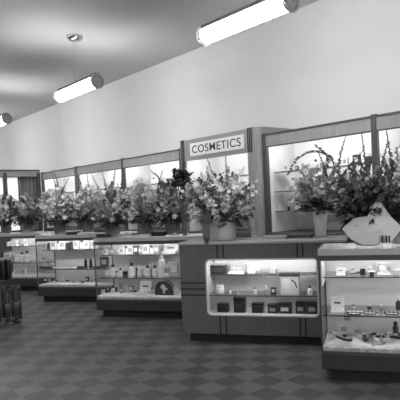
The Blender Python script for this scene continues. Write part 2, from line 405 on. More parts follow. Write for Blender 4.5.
# wooden counter with a rounded display window
def rrect(x0, x1, z0, z1, r, n=6):
    P = []
    for cx, cz, a0 in ((x1 - r, z1 - r, 0), (x0 + r, z1 - r, PI / 2), (x0 + r, z0 + r, PI), (x1 - r, z0 + r, 1.5 * PI)):
        for k in range(n + 1): a = a0 + PI / 2 * k / n; P.append((cx + r * math.cos(a), cz + r * math.sin(a)))
    return P
def ringprism(mb, A, B, y0, y1):
    n = len(A); vs = [(x, y0, z) for x, z in A] + [(x, y0, z) for x, z in B] + [(x, y1, z) for x, z in A] + [(x, y1, z) for x, z in B]
    fs = []
    for i in range(n):
        j = (i + 1) % n; fs += [(i, j, j + n, i + n), (i + 2 * n, i + 3 * n, j + 3 * n, j + 2 * n), (i, i + 2 * n, j + 2 * n, j), (i + n, j + n, j + 3 * n, i + 3 * n)]
    return mb.add(vs, fs)
def wood_counter():
    t = thing('wooden_display_counter', 'bleached wood counter with rounded lit window and dark inlaid lines', 'display counter', cpt(2, 0, 0, 0), RC)
    W_, D = CW, CDEP; wx0, wx1, wz0, wz1, r = .305, 1.555, .312, .95, .055
    inner = rrect(wx0, wx1, wz0, wz1, r)
    # outer polygon with matching vertex count, projected to the rectangle
    outer = []
    X0, X1, Z0, Z1 = 0, W_, .10, CH - .03
    n = 6
    for q, (cx, cz) in enumerate(((X1, Z1), (X0, Z1), (X0, Z0), (X1, Z0))):
        for k in range(n + 1): outer.append((cx, cz))
    fp = MB(); ringprism(fp, outer, inner, 0, .022)
    fp.build('front_panel', 'wood', t)
    fr = MB(); ringprism(fr, inner, rrect(wx0 + .016, wx1 - .016, wz0 + .016, wz1 - .016, r - .012), -.012, .03)
    fr.build('window_frame', 'frame_w', t)
    MB().box(wx0 - .01, wx1 + .01, .024, .028, wz0 - .01, wz1 + .01).build('window_glass', 'glass', t)
    MB().box(0, .02, .022, D, .10, CH - .03).box(W_ - .02, W_, .022, D, .10, CH - .03).build('side_panel', 'wood', t)
    MB().box(.07, W_ - .05, .05, D - .02, 0, .10).build('toe_kick', 'black', t)
    MB().box(-.012, W_ + .012, -.015, D, CH - .03, CH, .005).build('counter_top', 'top_w', t)
    MB().box(.02, W_ - .02, D - .02, D, .10, CH - .03).build('back_panel', 'wood', t)
    # lit box behind the window
    y1 = .42
    nb = MB().box(wx0 - .02, wx1 + .02, y1, y1 + .02, wz0 - .03, wz1 + .05)
    nb.box(wx0 - .03, wx0 - .02, .03, y1, wz0 - .03, wz1 + .05).box(wx1 + .02, wx1 + .03, .03, y1, wz0 - .03, wz1 + .05)
    nb.build('case_lining', 'case_w', t)
    MB().box(wx0 - .02, wx1 + .02, .03, y1, wz0 - .03, wz0 + .012).build('case_floor', 'case_w', t)
    MB().box(wx0 - .02, wx1 + .02, .03, y1, wz1 + .045, wz1 + .055).build('case_ceiling', 'case_w', t)
    MB().tube([(wx0 + .02, .055, wz1 + .025), (wx1 - .02, .055, wz1 + .025)], .012, 8).build('fluorescent_tube', 'tube', t)
    for z, y0 in ((.738, .22), (.518, .10)):
        s_ = MB().box(wx0 - .018, wx1 + .018, y0, y1, z - .004, z + .004).build('glass_shelf', 'shelfglass', t)
        MB().box(wx0 - .018, wx1 + .018, y0 - .005, y0, z - .005, z + .005).build('shelf_edge', 'edge', s_)
    for x in (.452, .522, 1.345, 1.403):
        MB().box(x - .009, x + .009, -.003, .001, wz1 + .012, CH - .03).build('inlay_line', 'groove', t)
        MB().box(x - .009, x + .009, -.003, .001, .10, wz0 - .012).build('inlay_line', 'groove', t)
    for z in (.54, .61, .68):
        MB().box(-.003, wx0 - .01, -.003, .001, z - .008, z + .008).box(-.003, .0, .0, D, z - .008, z + .008).build('inlay_line', 'groove', t)
        MB().box(wx1 + .01, W_ + .003, -.003, .001, z - .008, z + .008).build('inlay_line', 'groove', t)
M['frame_w'] = mat('window_bead', .62, .35); M['case_w'] = mat('case_lining', .50, .6); M['top_w'] = mat('counter_top', .33, .3)
wood_counter()

# ------------------------------------------------------------------ small goods
PROTO = {}
def new(kind, m, h, var=0):
    """one of each kind (local origin at its base, front facing -y); returns list of (partname, MB, material)"""
    if kind == 'bottle':
        w_ = h * .26
        return [('body', MB().lathe([(w_ * .9, 0), (w_, .01), (w_, h * .55), (w_ * .5, h * .68), (w_ * .4, h * .74)], n=12), m), ('cap', MB().lathe([(w_ * .5, h * .74), (w_ * .55, h * .8), (w_ * .5, h * .97), (w_ * .3, h)], n=10), 'darkc' if m in ('white', 'cream', 'pale') else 'pale')]
    if kind == 'slim':
        w_ = h * .17
        return [('body', MB().lathe([(w_, 0), (w_, h * .75), (w_ * .6, h * .8)], n=12), m), ('cap', MB().lathe([(w_ * .55, h * .8), (w_ * .55, h)], n=10), m)]
    if kind == 'jar':
        w_ = h * .5
        return [('body', MB().lathe([(w_ * .8, 0), (w_, h * .15), (w_, h * .6), (w_ * .85, h * .68)], n=14), m), ('lid', MB().lathe([(w_ * .9, h * .68), (w_ * .95, h * .75), (w_ * .9, h), (w_ * .5, h * 1.02)], n=14), 'pale' if m != 'pale' else 'mid')]
    if kind == 'box':
        w_ = h * .38
        return [('carton', MB().box(-w_, w_, -h * .2, h * .2, 0, h, h * .03), m), ('label_panel', MB().box(-w_ * .6, w_ * .6, -h * .2 - .002, -h * .2 + .001, h * .3, h * .75), 'mid' if m in ('white', 'pale', 'cream') else 'pale')]
def place(parts, name, label, cat, p, rz, group=None):
    t = thing(name, label, cat, p, rz, group)
    for pn, mb, m in parts:
        mb.build(pn, m, t, smooth=False)
    return t
NAMES = {'bottle': ('perfume_bottle', 'bottle'), 'slim': ('slim_bottle', 'bottle'), 'jar': ('cream_jar', 'jar'), 'box': ('gift_box', 'box')}
MATW = {'white': 'white', 'pale': 'pale grey', 'cream': 'milky', 'mid': 'grey', 'darkc': 'dark', 'blackc': 'black', 'amber': 'dark glass'}
COUNTS = {}
def small(kind, p, rz, h, m, where, grp=None):
    key = (kind, m, round(h / .02))
    nm, cat = NAMES[kind]
    base = {'bottle': 'bottle', 'slim': 'slim bottle', 'jar': 'lidded jar', 'box': 'carton'}[kind]
    lab = '%s %s, %s' % (MATW[m], base, where)
    if key in PROTO:
        return copy_tree(PROTO[key], p, rz, lab, grp)
    t = place(new(kind, m, round(h / .02) * .02), nm, lab, cat, p, rz, grp); PROTO[key] = t
    return t
for k, p, rz, h, m, where in GOODS:
    small(k, p, rz, h, m, where, 'small goods on the wall cabinet shelves')

SHELFZ = {1: (.30, .552, .879), 2: (.324, .522, .742)}
CASE = {1: 'strap showcase', 3: 'arched-box showcase', 4: 'slim-bottle showcase', 5: 'showcase behind rack', 2: 'inside the wooden counter'}
LEV = ['bottom deck', 'lower shelf', 'upper shelf']
ORDS = ['first', 'second', 'third', 'fourth', 'fifth', 'sixth', 'seventh', 'eighth', 'ninth', 'tenth', 'eleventh', 'twelfth']
def zs(i, lev): return (SHELFZ[2] if i == 2 else SHELFZ[1])[lev]
def loc_on(i, lev, x, y, v): return cpt(i, uat(i, x, y, v), v, zs(i, lev) + (.03 if (i, lev) == (1, 0) else 0))
def row(i, lev, items, v=.33, suffix=''):
    """items: (kind, picture x, height, material)"""
    for n, it in enumerate(items):
        kind, x, h, m = it[:4]; vv = it[4] if len(it) > 4 else v
        y = {0: 290, 1: 270, 2: 255}[lev]
        p = loc_on(i, lev, x, y, vv)
        small(kind, p, RC + random.uniform(-.2, .2), h, m, '%s towards wooden counter, %s%s, %s' % (ORDS[n], LEV[lev], suffix, CASE[i]), 'small goods inside the showcases')
# counter 3
row(3, 2, [('box', 106, .08, 'pale'), ('box', 113, .09, 'mid'), ('box', 122, .10, 'white'), ('bottle', 126.5, .12, 'cream'), ('box', 131, .13, 'white'), ('box', 136.5, .12, 'darkc'), ('box', 141, .10, 'mid'), ('box', 146.5, .14, 'white'), ('bottle', 152, .12, 'cream'), ('box', 157, .12, 'mid')])
row(3, 1, [('jar', 107, .08, 'white'), ('bottle', 113, .18, 'white'), ('jar', 117.5, .09, 'pale'), ('bottle', 120.5, .12, 'cream'), ('bottle', 132, .2, 'cream'), ('jar', 139.5, .09, 'white'), ('bottle', 147.5, .17, 'white'), ('bottle', 155, .16, 'white'), ('slim', 162, .3, 'white'), ('box', 167.5, .16, 'pale'), ('box', 174, .2, 'mid')])
row(3, 0, [('jar', 103, .06, 'white'), ('bottle', 113, .12, 'pale'), ('jar', 122, .06, 'mid'), ('bottle', 152, .1, 'pale'), ('jar', 175, .1, 'white')], v=.25)
row(3, 0, [('jar', 108, .05, 'darkc'), ('bottle', 117, .1, 'amber'), ('jar', 127, .06, 'white'), ('box', 131.5, .1, 'mid'), ('jar', 135, .05, 'darkc')], v=.42, suffix=' back row')
row(3, 1, [('box', 110, .12, 'mid'), ('jar', 125, .08, 'darkc'), ('bottle', 136, .14, 'amber'), ('box', 143, .13, 'pale'), ('bottle', 151, .18, 'mid'), ('box', 170, .12, 'white')], v=.47, suffix=' back row')
row(4, 0, [('jar', 50, .05, 'white'), ('jar', 57, .05, 'darkc'), ('jar', 68, .05, 'darkc'), ('jar', 79, .05, 'white'), ('box', 88, .08, 'darkc')], v=.38, suffix=' back row')
row(4, 2, [('box', 45, .12, 'pale'), ('bottle', 50, .15, 'darkc'), ('box', 54.5, .16, 'white'), ('bottle', 59, .14, 'cream'), ('box', 63.5, .15, 'white'), ('bottle', 68, .16, 'darkc'), ('bottle', 72.5, .18, 'darkc'), ('box', 77.5, .15, 'white'), ('bottle', 82.5, .15, 'cream'), ('box', 88, .16, 'white'), ('box', 95, .15, 'pale')])
row(4, 1, [('jar', 45, .08, 'white'), ('jar', 53, .07, 'mid'), ('slim', 86, .17, 'blackc'), ('slim', 91.2, .17, 'blackc'), ('jar', 99, .1, 'cream'), ('box', 105, .18, 'darkc')])
row(4, 0, [('jar', 46, .06, 'darkc'), ('jar', 62, .08, 'white'), ('box', 74, .05, 'mid'), ('jar', 83, .06, 'darkc'), ('box', 92, .06, 'pale')], v=.2)
row(5, 2, [('box', 9, .08, 'pale'), ('box', 13, .1, 'white'), ('box', 18, .1, 'pale'), ('box', 27, .13, 'cream')])
row(5, 1, [('box', 9, .2, 'white'), ('bottle', 14, .2, 'mid'), ('jar', 18.5, .14, 'white'), ('bottle', 23, .2, 'pale'), ('bottle', 28, .22, 'white'), ('jar', 40, .16, 'white'), ('box', 45, .12, 'cream')])
row(5, 0, [('jar', 16, .08, 'white'), ('box', 25, .14, 'white'), ('jar', 31, .06, 'pale')], v=.2)

def solid(i, lev, x0, x1, h, v, dep, m, name, label, cat='box', extra=None, y=290, rzo=0, group=None):
    """a box between two picture columns, with a lid line and label"""
    y = {0: 305, 1: 285, 2: 268}[lev]
    a, b = uat(i, x0, y, v), uat(i, x1, y, v); w_ = (b - a) / 2
    t = thing(name, label, cat, cpt(i, (a + b) / 2, v + dep / 2, zs(i, lev)), RC + rzo, group)
    MB().box(-w_, w_, -dep / 2, dep / 2, 0, h * .7, .004).build('case', m, t)
    MB().box(-w_ - .002, w_ + .002, -dep / 2 - .002, dep / 2 + .002, h * .72, h, .004).build('lid', m, t)
    if extra: MB().box(-w_ * .6, w_ * .6, -dep / 2 - .003, -dep / 2 + .001, h * .25, h * .6).build('label_panel', extra, t)
    return t
def open_case(i, lev, x0, x1, h, v, dep, m, lidm, label, inner='pale', rzo=0, tilt=.25, name='opened_case'):
    y = {0: 305, 1: 290, 2: 275}[lev]
    a, b = uat(i, x0, y, v), uat(i, x1, y, v); w_ = (b - a) / 2
    t = thing(name, label, 'case', cpt(i, (a + b) / 2, v + dep / 2, zs(i, lev)), RC + rzo)
    MB().box(-w_, w_, -dep / 2, dep / 2, 0, h * .22, .004).build('tray', m, t)
    MB().box(-w_ * .85, w_ * .85, -dep / 2 * .85, dep / 2 * .85, h * .2, h * .25).box(-w_ * .5, -w_ * .1, -dep * .2, dep * .2, h * .25, h * .34, .003).box(w_ * .1, w_ * .6, -dep * .25, dep * .2, h * .25, h * .36, .003).build('contents', inner, t)
    l = MB().box(-w_, w_, -.006, .006, 0, h * .85, .003)
    l.xf(Matrix.Translation((0, dep / 2, h * .2)) @ Matrix.Rotation(-tilt, 4, 'X')); ld = l.build('lid', lidm, t)
    l = MB().box(-w_ * .55, w_ * .45, -.010, -.005, h * .35, h * .47); l.xf(Matrix.Translation((0, dep / 2, h * .2)) @ Matrix.Rotation(-tilt, 4, 'X')); l.build('emblem', 'darkc' if lidm in ('white', 'pale') else 'white', ld)
    return t
# wooden counter goods
solid(2, 2, 209.5, 225, .105, .25, .09, 'blackc', 'dark_case', 'dark box alone high up beside the window bead, wooden counter', extra='darkc')
open_case(2, 2, 228, 243.5, .10, .25, .10, 'white', 'mid', 'small opened white case beside the dark box in the wooden counter')
small('jar', loc_on(2, 2, 251.5, 270, .3), RC, .10, 'cream', 'squat pale jar on the top shelf inside the wooden counter')
small('jar', loc_on(2, 2, 258.5, 270, .3), RC, .06, 'mid', 'small grey jar beside the squat pale jar in the wooden counter')
small('jar', loc_on(2, 2, 274, 270, .3), RC, .08, 'mid', 'grey jar high up just before the large white carton')
small('jar', loc_on(2, 1, 220, 290, .2), RC, .10, 'cream', 'milky jar under the dark box in the wooden counter')
for x, h, m_, wh in ((230, .06, 'pale', 'just after the milky jar'), (238, .05, 'cream', 'second after the milky jar'), (255, .08, 'pale', 'under the squat pale jar'), (266, .1, 'mid', 'midway along the wooden counter window')):
    small('bottle', loc_on(2, 1, x, 290, .2), RC, h, m_, 'little bottle %s on the lower glass shelf' % wh)
small('box', loc_on(2, 1, 273.5, 290, .2), RC, .08, 'blackc', 'tiny black carton touching the large white carton, lower shelf')
small('bottle', loc_on(2, 1, 310, 290, .2), RC, .10, 'pale', 'pale bottle beyond the large white carton, lower shelf')
a, b = uat(2, 280, 285, .15), uat(2, 298.5, 285, .15); w_ = (b - a) / 2
t = thing('large_carton', 'large white carton with dark lid and curved stroke in the wooden counter', 'box', cpt(2, (a + b) / 2, .22, .522), RC)
MB().box(-w_, w_, -.05, .05, 0, .205, .004).build('carton', 'white', t)
MB().box(-w_ - .01, w_ + .014, -.056, .056, .206, .245, .004).build('lid', 'darkc', t)
MB().tube([(w_ * .2, -.053, .17), (w_ * .6, -.053, .14), (w_ * .8, -.053, .08)], .007, 6).build('curved_stroke', 'groove', t)
t = thing('hand_mirror', 'small dark hand mirror lying beyond the large white carton', 'mirror', cpt(2, uat(2, 310, 275, .3), .3, .742), RC)
MB().lathe([(.045, 0), (.05, .008), (.045, .016)], n=16, cx=.03).build('mirror_disc', 'darkc', t); MB().box(-.09, -.01, -.01, .01, .002, .012, .003).build('handle', 'darkc', t)
for n, (x0, x1, h, ex, lab) in enumerate(((217, 227.5, .10, None, 'low dark case under the milky jar in the wooden counter'), (233.5, 244.5, .175, 'darkc', 'tall dark case, tallest on the wooden counter floor'),
        (251.5, 262.5, .11, None, 'low dark case under the middle of the wooden counter window'), (267.5, 277, .10, 'mid', 'dark case with a grey label under the large carton'),
        (278, 291, .115, 'white', 'dark case with a white label inside the wooden counter'), (295.5, 305, .13, 'mid', 'dark grey-labelled case next to the last in the wooden counter'), (306, 317, .13, 'mid', 'dark grey-labelled case last in the row under the hand mirror'))):
    solid(2, 0, x0, x1, h, .10, .10, 'blackc', 'dark_case', lab, extra=ex, group='dark cases along the floor of the wooden counter')
# counter 3 specials
def arch_box():
    a, b = uat(3, 155, 290, .16), uat(3, 172.5, 290, .16); r = (b - a) / 2
    t = thing('arched_gift_box', 'dark arched gift box with a white motif on the showcase deck', 'box', cpt(3, (a + b) / 2, .2, .30), RC)
    H = .21; pts = [(-r, 0), (r, 0)] + [(r * math.cos(k * PI / 14), H * .35 + H * .65 * math.sin(k * PI / 14)) for k in range(15)]
    bd = MB().prism(pts, -.03, .05).build('case', 'blackc', t)
    p2 = [(x * .8, z * .82 + .01) for x, z in pts]; MB().prism(p2, -.034, -.028).build('lining', 'darkc', t)
    rp = MB(); rp.ring((0, -.03, H * .35), r, .006, 'y', 16, 0, PI); rp.build('rim', 'mid', t)
    rnd = random.Random(3)
    q = MB()
    for k in range(7):
        a_ = rnd.uniform(0, PI); rr = rnd.uniform(.01, r * .4); q.lathe([(.004, .0), (.017, .004), (.004, .010)], n=7, cx=0, cy=0, flute=.3)
        for j in range(21): pass
        kk = len(q.v) - 21; q.xf(Matrix.Translation((rr * math.cos(a_), -.034, .06 + rr * math.sin(a_) + .012 * k * .8)) @ Matrix.Rotation(PI / 2, 4, 'X'), kk)
    q.box(-.012, .012, -.045, -.033, .03, .15, .004); q.build('white_motif', 'white', t)
arch_box()
open_case(3, 0, 137, 149, .17, .18, .12, 'white', 'white', 'opened white presentation box beside the arched gift box')
open_case(3, 2, 162, 176, .12, .28, .12, 'white', 'white', 'tilted opened white box on the upper shelf above the arched gift box', tilt=.5)
t = thing('picture_card', 'upright pale picture card on the deck of the arched-box showcase', 'card', cpt(3, uat(3, 121, 290, .4), .4, .30), RC)
MB().box(-.05, .05, -.004, .004, 0, .17).build('card', 'pale', t); MB().box(-.03, .03, -.006, -.003, .04, .13).build('picture', 'mid', t)

# counter 1 goods
open_case(1, 2, 336, 345, .06, .25, .08, 'white', 'white', 'small white opened box on the upper shelf by the brush')
def wand(i, lev, x0, x1, v, label, blk=True, r=.008, m='blackc'):
    y = {1: 312, 2: 275, 0: 345}[lev]
    a, b = uat(i, x0, y, v), uat(i, x1, y, v); t = thing('vanity_brush', label, 'brush', cpt(i, (a + b) / 2, v, zs(i, lev)), RC)
    L = (b - a) / 2
    MB().tube([(-L, 0, .012), (0, 0, .02), (L - .04, .0, .03)], r * .6, 6, r1=r).build('handle', m, t)
    MB().box(L - .045, L, -.02, .02, .0, .06, .005).build('brush_head', m, t)
wand(1, 2, 350.5, 365.5, .3, 'dark brush with block head on the strap showcase upper shelf')
t = thing('lipstick_stand', 'small dark lipstick block in a clip beside the brush', 'stand', cpt(1, uat(1, 372, 280, .19), .19, .879), RC)
MB().box(-.018, .018, -.02, .02, .0, .045, .003).build('block', 'blackc', t); MB().box(-.035, .035, -.025, .025, .046, .052).build('clip', 'pale', t)
open_case(1, 2, 377, 391, .10, .3, .12, 'white', 'white', 'opened white powder box beyond the lipstick block, upper shelf', inner='white', tilt=.7)
small('jar', loc_on(1, 2, 396, 280, .3), RC, .06, 'mid', 'grey jar beyond the opened white powder box, upper shelf')
open_case(1, 1, 329.5, 343, .13, .14, .12, 'white', 'white', 'opened white jewel box on the lower shelf by bead necklaces', inner='white')
def necklace(i, lev, x0, x1, v, label, m='blackc', r=.005, w=.06, amp=.3, n=30, name='bead_necklace', z=0, cat='necklace'):
    y = {1: 312, 2: 275, 0: 345}[lev]
    a, b = uat(i, x0, y, v), uat(i, x1, y, v); L = (b - a) / 2
    pts = []
    for k in range(n + 1):
        q = 2 * PI * k / n; pts.append((L * math.cos(q) * (1 + .08 * math.sin(3 * q)), w * math.sin(q) * (1 + amp * math.cos(2 * q)), r + .001 + z))
    t = thing(name, label, cat, cpt(i, (a + b) / 2, v, zs(i, lev)), RC)
    MB().tube(pts, r, 6).build('cord', m, t)
    bd = MB()
    for k in range(0, n, 3): x, y_, zz = pts[k]; bd.lathe([(r * .6, 0), (r * 1.7, r * 1.2), (r * 1.7, r * 2.2), (r * .6, r * 3.2)], cx=x, cy=y_, n=7)
    if z: bd.xf(Matrix.Translation((0, 0, z)))
    bd.build('bead_row', m, t)
necklace(1, 1, 347, 361, .17, 'dark bead necklace beside the opened white jewel box')
necklace(1, 1, 363, 377, .2, 'dark bead necklace second from the opened white jewel box')
necklace(1, 1, 384, 399, .2, 'dark bead necklace third from the opened white jewel box')
def cloth(i, z, x0, x1, v0, v1, m, label, amp=.02, seed=1, y=347, base=0):
    a, b = uat(i, x0, y, v0), uat(i, x1, y, v0); n = 40; k_ = 14; rnd = random.Random(seed); ph = [rnd.uniform(0, 6) for _ in range(6)]
    vs = []; fs = []
    for r_ in range(k_ + 1):
        for c_ in range(n + 1):
            u = a + (b - a) * c_ / n; v = v0 + (v1 - v0) * r_ / k_
            e = min(1, 6 * min(c_ / n, 1 - c_ / n, r_ / k_, 1 - r_ / k_) + .0)
            hh = (.5 + .25 * math.sin(u * 21 + ph[0] + v * 9) + .2 * math.sin(u * 43 + ph[1] - v * 17) + .15 * math.sin(v * 50 + u * 11 + ph[2])) * amp
            vs.append((u - a, v - v0, .002 + e * max(hh, .001) + base))
    for r_ in range(k_):
        for c_ in range(n): q = r_ * (n + 1) + c_; fs.append((q, q + 1, q + n + 2, q + n + 1))
    o = MB().add(vs, fs).build('draped_cloth', m, None, True)
    sm = o.modifiers.new('thickness', 'SOLIDIFY'); sm.thickness = .003; sm.offset = -1
    o.location = cpt(i, a, v0, z); o.rotation_euler = (0, 0, RC)
    return tag(o, label, 'cloth')
cloth(1, .30, 324, 372, .04, .42, 'white', 'rumpled white cloth holding the curved strap, strap showcase deck', .05, 1)
cloth(1, .30, 374, 440, .04, .42, 'pale', 'rumpled pale cloth under the dark figurine, strap showcase deck', .05, 2)
cloth(1, .552, 346, 378, .15, .3, 'pale', 'flat pale cloth under two dark bead necklaces, lower shelf', .004, 3, y=315)
cloth(1, .552, 383, 420, .15, .3, 'white', 'flat white cloth under the third dark bead necklace', .004, 4, y=315)
cloth(3, .30, 96, 134, .03, .3, 'white', 'white cloth on the deck below the perfume bottles', .02, 5, y=296)
cloth(4, .30, 41, 100, .03, .18, 'white', 'white cloth along the front edge beneath the slim black bottles', .02, 6, y=284)
row(1, 0, [('jar', 329, .04, 'pale'), ('jar', 334, .05, 'mid'), ('jar', 343, .05, 'darkc'), ('jar', 356, .06, 'pale'), ('jar', 362, .04, 'darkc'), ('jar', 368, .05, 'mid'), ('jar', 376, .05, 'darkc'), ('jar', 381, .05, 'white'), ('jar', 388, .06, 'mid'), ('jar', 394, .05, 'darkc')], v=.24)
row(1, 1, [('jar', 352, .05, 'pale'), ('jar', 368, .04, 'darkc'), ('jar', 380, .05, 'mid'), ('bottle', 398, .13, 'darkc')], v=.4)
row(1, 2, [('jar', 345, .05, 'mid'), ('jar', 352, .04, 'pale'), ('box', 369, .06, 'pale'), ('jar', 382, .07, 'white'), ('bottle', 388, .09, 'mid')], v=.42)
# belts on the deck of the nearest showcase
def belt(x0, x1, v, label, bend, seed):
    a, b = uat(1, x0, 347, v), uat(1, x1, 347, v); L = b - a
    t = thing('rolled_belt', label, 'belt', cpt(1, a, v, .345), RC)
    pts = [(L * k / 10, bend * math.sin(PI * k / 10), .012 + .012 * math.cos(PI * k / 10)) for k in range(11)]
    q = MB().tube(pts, .012, 8); q.build('strap', 'blackc', t)
    q = MB().ring((-.012, 0, .024), .018, .004, 'z', 12); q.build('buckle', 'chrome', t)
belt(337, 352, .08, 'dark curved strap with buckle on the white cloth', -.035, 1)
belt(372, 386, .2, 'dark strap lying between the white and pale cloths on the deck', .05, 2)
belt(390, 410, .12, 'dark strap in front of the dark figurine', .03, 3)
rnd = random.Random(9)
for k, (x, v, m_) in enumerate(((366, .1, 'darkc'), (377, .09, 'pale'), (384, .1, 'mid'), (389, .2, 'white'), (360, .2, 'pale'), (397, .3, 'darkc'))):
    lab = ['dark', 'pale', 'grey', 'white', 'pale rearmost', 'dark rearmost'][k] + ' lidded compact half sunk in the cloth, strap showcase deck'
    t = thing('powder_compact', lab, 'compact', cpt(1, uat(1, x, 347, v), v, .335), RC)
    MB().lathe([(.022, 0), (.027, .006), (.027, .012), (.022, .016)], n=14).build('base', m_, t); MB().lathe([(.022, .0165), (.027, .02), (.02, .028)], n=14).build('lid', m_, t)
t = thing('picture_card', 'tall pale card standing behind the curved strap', 'card', cpt(1, uat(1, 348, 335, .5), .5, .30), RC)
MB().box(-.10, .10, -.004, .004, 0, .22).build('card', 'pale', t); MB().box(-.03, .03, -.007, -.003, .12, .16).box(-.06, -.01, -.007, -.003, .02, .06).build('picture', 'mid', t)
t = thing('dark_figurine', 'small dark figurine on a stand on the strap showcase deck', 'figurine', cpt(1, uat(1, 396, 340, .42), .42, .30), RC)
MB().lathe([(.04, 0), (.045, .02), (.02, .05), (.03, .08), (.015, .10), (.022, .12), (.01, .14)], n=12).build('figure', 'blackc', t, True); MB().box(-.09, .09, -.03, .03, 0, .03, .004).build('stand', 'blackc', t)
t = thing('reflection_panel', 'pale board standing for a reflection at the end of the strap showcase', 'card', cpt(1, .018, .05, .82), RC)
MB().box(0, .006, 0, .42, .0, .255).build('board', 'pale', t)  # pale panel put in for a reflection on the end glass
# counter 4 shelf pieces
necklace(4, 1, 57, 66, .2, 'white bead necklace on the shelf with the slim black bottles', 'white', .010, .08, cat='necklace')
necklace(4, 1, 67, 77, .2, 'grey bead necklace between the white one and the slim black bottles', 'pale', .010, .08)
for x0, x1, v, lab in ((40, 50, .2, 'flat dark case beyond the white bead necklace, slim-bottle showcase'), (78, 84, .15, 'flat dark case between the grey necklace and the slim black bottles'), (94, 100, .15, 'flat dark case past the slim black bottles towards the wooden counter')):
    solid(4, 1, x0, x1, .035, v, .08, 'darkc', 'dark_case', lab)

# goods lying on the counter tops
def top_box(i, x0, x1, v, dep, h, m, label, y=231, name='flat_box', cat='box', rzo=0):
    a, b = uat(i, x0, y, v), uat(i, x1, y, v); w_ = (b - a) / 2
    t = thing(name, label, cat, cpt(i, (a + b) / 2, v + dep / 2, CH), RC + rzo)
    MB().box(-w_, w_, -dep / 2, dep / 2, 0, h * .75, .004).build('case', m, t); MB().box(-w_ - .004, w_ + .004, -dep / 2 - .004, dep / 2 + .004, h * .77, h, .004).build('lid', m, t)
top_box(3, 151, 165, .16, .18, .06, 'blackc', 'flat dark box on the showcase top beside the wooden counter')
top_box(3, 96, 111, .2, .18, .05, 'blackc', 'flat dark box on the arched-box showcase top by the grey pot')
top_box(3, 136, 149, .1, .2, .03, 'white', 'flat white box on the showcase top between two vases')
top_box(3, 122, 134, .12, .2, .02, 'pale', 'pale folder lying on the showcase top between two vases')
top_box(4, 66, 76, .08, .15, .05, 'blackc', 'flat dark box on top of the slim-bottle showcase')
top_box(4, 40, 50, .2, .15, .04, 'pale', 'small pale box on top of the slim-bottle showcase near the partition')
top_box(4, 77, 92, .04, .15, .03, 'pale', 'flat pale box on top of the slim-bottle showcase between vases')
top_box(2, 262, 286, .25, .2, .03, 'mid', 'flat grey box on the wooden counter top between the two bouquets', y=236)
top_box(2, 287, 312, .3, .2, .04, 'darkc', 'flat dark box on the wooden counter beside the fluted vase', y=236)

# ------------------------------------------------------------------ flowers
def bloom(mb, c, d, r, rnd, n=5):
    d = Vector(d).normalized(); a = d.cross(Vector((.3, .2, 1))).normalized(); b = d.cross(a); c = Vector(c)
    o = rnd.uniform(0, 6)
    for k in range(n):
        q = o + 2 * PI * k / n; e = a * math.cos(q) + b * math.sin(q); s = (a * -math.sin(q) + b * math.cos(q)) * r * .6
        tip = c + e * r + d * r * rnd.uniform(.35, .7); mid = c + e * r * .6 + d * r * .55
        mb.add([c, mid + s, tip, mid - s], [(0, 1, 2, 3)])
def rosette(mb, c, d, r, rnd):
    for R_, n, up in ((1, 11, .25), (.75, 9, .6), (.45, 7, .9)):
        d_ = Vector(d).normalized(); a = d_.cross(Vector((.3, .2, 1))).normalized(); b = d_.cross(a)
        for k in range(n):
            q = 2 * PI * (k + R_) / n; e = a * math.cos(q) + b * math.sin(q); s = (a * -math.sin(q) + b * math.cos(q)) * r * .2
            c_ = Vector(c); tip = c_ + e * r * R_ + d_ * r * up * .6; mid = c_ + e * r * R_ * .6 + d_ * r * up * .5
            mb.add([c_, mid + s, tip, mid - s], [(0, 1, 2, 3)])
def leafblade(mb, p0, d, L, w_, rnd, droop=.3):
    p = Vector(p0); d = Vector(d).normalized(); side = d.cross(Vector((0, 0, 1)))
    if side.length < .1: side = Vector((1, 0, 0))
    side.normalize(); side = (side + Vector((0, 0, rnd.uniform(-.6, .6)))).normalized(); vs = []; n = 4
    for k in range(n + 1):
        ww = w_ * math.sin(PI * (k + .35) / (n + .7)); vs += [p - side * ww, p + side * ww]
        p = p + d * L / n; d = (d + Vector((0, 0, -droop / n * 1.6))).normalized()
    mb.add(vs, [(2 * k, 2 * k + 1, 2 * k + 3, 2 * k + 2) for k in range(n)])
